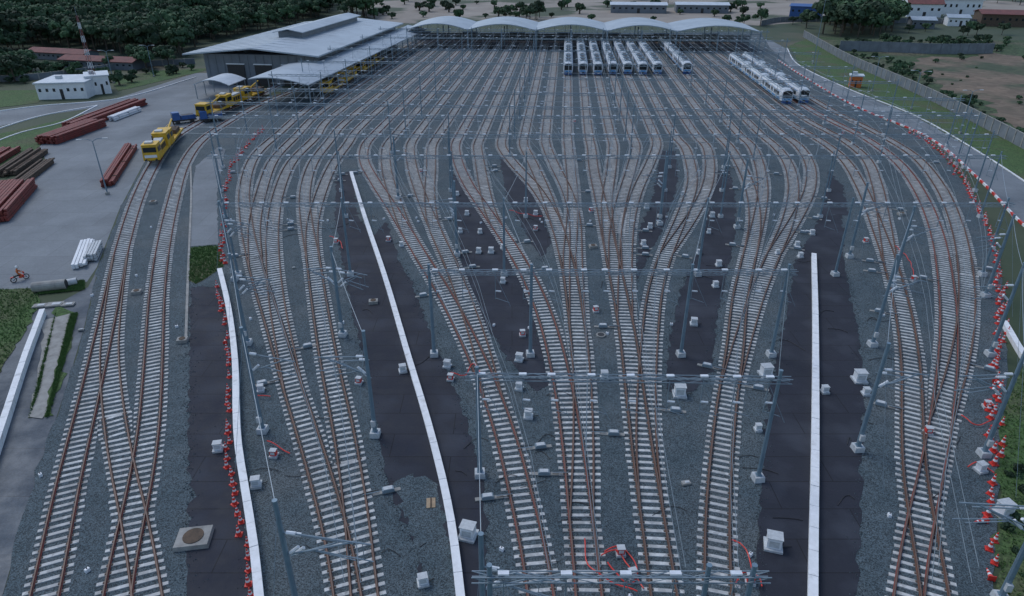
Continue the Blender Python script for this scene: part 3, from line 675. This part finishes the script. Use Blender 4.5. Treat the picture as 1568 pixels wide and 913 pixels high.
def railveh(L=11,kind='tamper'):
    b=MB()
    b.box((0,0,.85),(L,2.5,.35),'yellow')
    for s in(-1,1):
        b.box((0,s*1.2,.6),(L*.5,.2,.3),'dark')
        for e in(-.36,-.22,.22,.36): b.rod((L*e,s*.68,.66),(L*e,s*.82,.66),.4,'dark',n=12)
    for e in(-1,1):
        for s in(-.8,.8): b.rod((e*L/2,s,1.0),(e*(L/2+.5),s,1.0),.13,'dark')
    if kind=='tamper':
        for e in(-1,1):
            b.box((e*(L/2-1.5),0,1.2),(2.8,2.5,2.1),'yellow',0,.93); b.box((e*(L/2-1.5),0,3.3),(2.9,2.4,.15),'yellow'); b.box((e*(L/2-1.5),.2,3.45),(1.2,1.2,.25),'boxgrey')
            b.box((e*(L/2-.13),0,2.2),(.12,2.0,.8),'glass'); b.box((e*(L/2-.06),0,1.3),(.10,1.9,.45),'whitep')
            for s in(-1,1): b.box((e*(L/2-1.5),s*1.22,2.1),(1.8,.08,.8),'glass')
        b.box((0,0,1.2),(L-6.2,1.9,1.3),'yellow'); b.box((0,0,2.5),(L-6.6,1.4,.3),'boxgrey'); b.rod((.5,.6,2.5),(.5,.6,3.5),.12,'dark')
        for x in(-1.5,-.5,.5,1.5): b.box((x,-.97,1.5),(.7,.05,.8),'dark')
    else:
        b.box((-L/2+1.4,0,1.2),(2.4,2.4,2.0),'yellow',0,.93); b.box((-L/2+1.4,0,3.2),(2.5,2.3,.12),'yellow'); b.box((-L/2+.2,0,2.1),(.1,1.9,.8),'glass')
        for s in(-1,1): b.box((-L/2+1.4,s*1.17,2.05),(1.5,.08,.75),'glass')
        b.rod((-1,0,1.2),(-1,0,2.6),.35,'yellow',n=10); b.rod((-1,0,2.5),(3.5,0,3.4),.2,'yellow',.14); b.rod((3.5,0,3.4),(4.6,0,2.0),.13,'dark')
        b.box((2.5,0,1.2),(3.6,1.8,.7),'wood')
        for j in range(6): b.rod((-L/2+3+j*1.5,1.2,1.2),(-L/2+3+j*1.5,1.2,2.1),.04,'yellow',n=4)
        b.rod((-L/2+3,1.2,2.1),(-L/2+10.5,1.2,2.1),.04,'yellow',n=4)
    return b.mesh('track_maintenance_vehicle')
vt,vc=railveh(11,'tamper'),railveh(11,'crane')
def onpx(me,pa,pb,frac,name='track_maintenance_vehicle'):
    a=np.array(G(*pa));q=np.array(G(*pb)); p=a+(q-a)*frac; return put(me,name,(p[0],p[1],.27),math.atan2(q[1]-a[1],q[0]-a[0]))
onpx(vt,(238,252),(268,212),.22); onpx(vc,(240,250),(270,211),.78)
onpx(vc,(310,187),(400,147),.2); onpx(vt,(310,187),(400,147),.52); onpx(vc,(310,187),(400,147),.86)
for k,Y,m in((-14,175,vc),(-14,188,vt),(-14,206,vc),(-14,219,vc)):
    p=stab(k,Y); put(m,'track_maintenance_vehicle',(p[0],p[1],.27),math.pi/2-TA)
def bluetruck(px,r):
    b=MB(); b.box((0,0,.5),(4.6,1.8,.3),'dark'); b.box((-1.5,0,.8),(1.5,1.8,1.5),'blue',0,.9); b.box((-2.2,0,1.35),(.1,1.5,.6),'glass'); b.box((.8,0,.8),(2.8,1.8,.8),'blue'); b.box((.8,0,1.6),(2.5,1.5,.02),'dark')
    for x in(-1.4,1.4):
        for s in(-1,1): b.rod((x,s*.75,.42),(x,s*.95,.42),.42,'dark',n=12)
    b.obj('blue_utility_truck',(*G(*px),.02),r)
bluetruck((283,188),.6); bluetruck((325,186),.5)
def lamp(px,h=9,r=0):
    b=MB(); b.box((0,0,0),(.5,.5,.4),'path'); b.rod((0,0,.4),(0,0,h),.11,'steel',.06,8)
    for s in(-1,1): b.tube([(0,0,h),(s*.6,0,h+.35),(s*1.5,0,h+.4)],.045,'steel'); b.box((s*1.7,0,h+.33),(.7,.28,.1),'boxgrey')
    b.obj('street_lamp',(*G(*px),0),r)
for p in [(175,128),(236,118),(385,128),(165,298),(1395,168),(1470,205),(1335,140)]: lamp(p,8,random.uniform(-.5,.5))
lamp((1245,98),18)
b=MB()
for i in range(12):
    z=i*1.5; w0=.5-.03*i
    for sx,sy_ in((-1,-1),(1,-1),(1,1),(-1,1)): b.rod((sx*w0,sy_*w0,z),(sx*(w0-.03),sy_*(w0-.03),z+1.5),.05,'redsteel' if i%2 else 'whitep',n=4)
    b.rod((-w0,-w0,z),(w0,-w0,z+1.5),.03,'steel2',n=4); b.rod((w0,w0,z),(-w0,w0,z+1.5),.03,'steel2',n=4)
b.rod((0,0,18),(0,0,20),.04,'steel2'); b.obj('lattice_mast',(*G(150,143),0))
# ---------------------------------------------------------------- motorcycle and rider
mx,my=G(32,430)
b=MB()
for x in(-.62,.62):
    pts=[(x+.28*math.cos(a),0,.3+.28*math.sin(a)) for a in np.linspace(0,2*math.pi,17)]
    b.tube(pts,.05,'dark',6); b.rod((x,-.05,.3),(x,.05,.3),.09,'steel2',n=8)
    for a in np.linspace(0,2*math.pi,7)[:-1]: b.rod((x,0,.3),(x+.26*math.cos(a),0,.3+.26*math.sin(a)),.01,'steel2',n=3)
b.box((-.15,0,.62),(.8,.24,.14),'dark',0,.9); b.box((.2,0,.35),(.5,.26,.3),'redplastic',0,.85); b.rod((.62,0,.3),(.45,0,.95),.035,'steel2'); b.rod((.45,-.33,.98),(.45,.33,.98),.02,'dark')
b.box((.48,0,.75),(.14,.26,.22),'redplastic',0,.8); b.rod((-.62,.12,.3),(-.1,.12,.35),.04,'steel2'); b.box((-.7,0,.6),(.35,.12,.06),'redplastic')
b.obj('motorcycle',(mx,my,.02),.9)
sk=bpy.data.meshes.new('rider')
J=[((-.15,0,.80),.15),((-.12,0,1.05),.14),((-.05,0,1.3),.16),((0,0,1.45),.06),((.03,0,1.62),.10),
 ((0,.2,1.32),.065),((.15,.3,1.12),.05),((.4,.3,1.02),.04),((0,-.2,1.32),.065),((.15,-.3,1.12),.05),((.4,-.3,1.02),.04),
 ((.2,.17,.78),.085),((.1,.18,.38),.055),((.2,.18,.32),.045),((.2,-.17,.78),.085),((.1,-.18,.38),.055),((.2,-.18,.32),.045)]
Ed=[(0,1),(1,2),(2,3),(3,4),(2,5),(5,6),(6,7),(2,8),(8,9),(9,10),(0,11),(11,12),(12,13),(0,14),(14,15),(15,16)]
sk.from_pydata([j[0] for j in J],Ed,[]); sk.materials.append(mt['shirt'])
ro=put(sk,'motorcycle_rider',(mx,my,.02),.9)
md=ro.modifiers.new('skin','SKIN')
for i,j in enumerate(J): sk.skin_vertices[0].data[i].radius=(j[1],j[1])
sk.skin_vertices[0].data[0].use_root=True
ro.modifiers.new('sub','SUBSURF').levels=1; ro.modifiers['sub'].render_levels=1
hb=MB(); hb.rod((.03,0,1.55),(.03,0,1.70),.13,'whitep',.14,12); hb.rod((.03,0,1.70),(.03,0,1.80),.14,'whitep',.06,12); hb.box((.15,0,1.57),(.05,.18,.12),'glass'); hb.box((.08,0,1.48),(.14,.14,.09),'skin'); hb.obj('helmet',parent=ro)
# ---------------------------------------------------------------- vegetation
def tree_mesh(seed,R_=4.5,Ht=9.0,nl=900,ls=.55):
    rr=np.random.default_rng(seed); b=MB()
    b.rod((0,0,0),(0,0,Ht*.5),.28,'bark',.16,7)
    cl=[]
    for i in range(13):
        a=rr.uniform(0,6.28); q=R_*math.sqrt(rr.uniform(.02,1))*.72; z=Ht*rr.uniform(.42,.86)*(1-.10*(q/R_)); cl.append((q*math.cos(a),q*math.sin(a),z,rr.uniform(.28,.46)*R_))
    for c in cl[:7]: b.rod((0,0,Ht*rr.uniform(.25,.45)),(c[0],c[1],c[2]),.1,'bark',.04,5)
    V=[];Fc=[];o=0
    for i in range(nl):
        c=cl[rr.integers(len(cl))]; d=rr.normal(0,1,3); d/=np.linalg.norm(d)
        if d[2]<-.3: d[2]*=-.6
        q=np.array(c[:3])+d*c[3]*rr.uniform(.65,1.05)*np.array([1,1,.75])
        u=rr.normal(0,1,3);u-=d*u.dot(d)*.7;u/=np.linalg.norm(u);w=np.cross(d,u);w/=np.linalg.norm(w);s=ls*rr.uniform(.5,1.2)
        V+=[q-u*s-w*s*.5,q+u*s*.2-w*s,q+u*s+w*s*.4,q-u*s*.2+w*s]; Fc.append((o,o+1,o+2,o+3));o+=4
    b.add(V,Fc,'leaf'); return b.mesh('tree')
tms=[tree_mesh(i,4.6,9.5) for i in range(5)]; bush=[tree_mesh(20+i,1.7,2.6,260,.4) for i in range(3)]
def inpoly(x,y,p):
    r=False;j=len(p)-1
    for i in range(len(p)):
        if (p[i][1]>y)!=(p[j][1]>y) and x<(p[j][0]-p[i][0])*(y-p[i][1])/(p[j][1]-p[i][1])+p[i][0]: r=not r
        j=i
    return r
def forest(name,poly,sp,meshes,s=(.8,1.25),dens=1.0,mx_=2500):
    e=empty(name); W=[G(*p) for p in poly]; xs_=[p[0] for p in W];ys_=[p[1] for p in W]; c=0
    y=min(ys_)
    while y<max(ys_):
        x=min(xs_)
        while x<max(xs_):
            X=x+random.uniform(-.45,.45)*sp;Y=y+random.uniform(-.45,.45)*sp
            if inpoly(X,Y,W) and random.random()<dens and c<mx_:
                k=random.uniform(*s); o=put(random.choice(meshes),'crown',(X,Y,-.2),random.uniform(0,6.28),e,(k,k,k*random.uniform(.85,1.15))); c+=1
            x+=sp
        y+=sp
forest('tree_belt',[(-60,96),(20,82),(60,72),(215,88),(280,90),(300,72),(400,48),(500,26),(515,5),(505,-10),(-60,-10)],6.2,tms,(.65,1.25))
forest('tree_belt',[(-20,138),(30,130),(50,100),(-20,95)],5,tms,(.5,.8)); forest('tree_belt',[(210,112),(275,100),(275,92),(205,98)],5,tms,(.5,.7))
forest('tree_belt',[(50,122),(200,106),(200,101),(50,112)],5,tms,(.28,.45),.8)
forest('tree_belt',[(525,32),(585,32),(585,18),(525,15)],8,tms,(1.2,1.6))
forest('tree_belt',[(1255,58),(1300,60),(1365,58),(1370,35),(1262,32)],7,tms,(.9,1.5))
forest('tree_belt',[(770,34),(850,35),(850,27),(775,24)],9,tms,(.6,.9),.7); forest('tree_belt',[(1100,40),(1250,44),(1250,36),(1100,34)],9,tms,(.5,.8),.7)
forest('tree_belt',[(600,4),(1568,8),(1568,0),(600,-4)],16,tms,(.6,1.1),.4); forest('tree_belt',[(1380,56),(1568,58),(1568,48),(1380,48)],9,tms,(.35,.7),.5)
forest('shrubs',[(1245,62),(1300,90),(1400,135),(1480,175),(1568,222),(1568,210),(1500,160),(1430,125),(1395,100),(1300,80)],2.6,bush,(.3,.8),.6)
forest('shrubs',[(-60,112),(60,108),(200,115),(300,98),(300,110),(180,132),(60,128),(-60,138)],4.0,bush,(.6,1.2),.7)
forest('shrubs',[(560,30),(1200,36),(1200,10),(560,5)],12,bush,(.8,2.0),.3)
forest('shrubs',[(1535,700),(1640,700),(1640,960),(1535,960)],1.3,bush,(.12,.3),.6)
forest('shrubs',[(1290,62),(1568,64),(1568,80),(1300,76)],5,bush,(.4,1.3),.7)
forest('shrubs',[(1400,88),(1568,85),(1568,200),(1430,125)],6,bush,(.2,.6),.25)
def tufts(polys,n,h=.18):
    b=MB(); V=[];Fc=[];o=0
    for p in polys:
        W=[G(*q) for q in p];x0,x1=min(w[0] for w in W),max(w[0] for w in W);y0,y1=min(w[1] for w in W),max(w[1] for w in W); c=0;tr=0
        while c<n and tr<n*20:
            tr+=1; x=random.uniform(x0,x1);y=random.uniform(y0,y1)
            if not inpoly(x,y,W): continue
            c+=1
            for _ in range(5):
                a=random.uniform(0,6.28);w_=.03;l=h*random.uniform(.5,1.5)
                V+=[(x-w_*math.cos(a),y-w_*math.sin(a),.05),(x+w_*math.cos(a),y+w_*math.sin(a),.05),(x+random.gauss(0,.1),y+random.gauss(0,.1),.05+l)];Fc.append((o,o+1,o+2));o+=3
    b.add(V,Fc,'blade'); b.obj('grass')
tufts([[(292,380),(338,376),(342,410),(300,436),(288,430)],[(-40,445),(60,442),(58,470),(30,520),(0,570),(-60,620)],[(45,640),(88,470),(60,600)],[(108,482),(120,480),(75,640),(70,640)],[(1532,640),(1568,560),(1640,560),(1640,960),(1530,913)],[(60,440),(130,430),(130,445),(60,452)]],1500)
# ---------------------------------------------------------------- light, camera
w=bpy.data.worlds.new("World"); scene.world=w; w.use_nodes=True
sk=w.node_tree.nodes.new('ShaderNodeTexSky'); sk.sky_type='NISHITA'; sk.sun_disc=False
el,az=math.radians(55),math.radians(-50)
sk.sun_elevation=el; sk.sun_rotation=az
bg=w.node_tree.nodes['Background']; bg.inputs['Strength'].default_value=.15
w.node_tree.links.new(sk.outputs['Color'],bg.inputs['Color'])
sd=bpy.data.lights.new('sun','SUN'); sd.energy=1.05; sd.angle=math.radians(28); sd.color=(.95,.98,1)
so=bpy.data.objects.new('sun',sd); COL.objects.link(so)
dirv=Vector((math.sin(az)*math.cos(el),math.cos(az)*math.cos(el),math.sin(el)))
so.rotation_euler=dirv.to_track_quat('Z','Y').to_euler()
cd=bpy.data.cameras.new('camera'); cd.sensor_width=36; cd.lens=36*F/1568; cd.clip_start=.5; cd.clip_end=9000
co=bpy.data.objects.new('camera',cd); COL.objects.link(co); co.location=(0,0,H); co.rotation_euler=(math.pi/2-PITCH,0,0)
scene.camera=co
scene.view_settings.view_transform='Standard'; scene.view_settings.look='None'; scene.view_settings.exposure=0
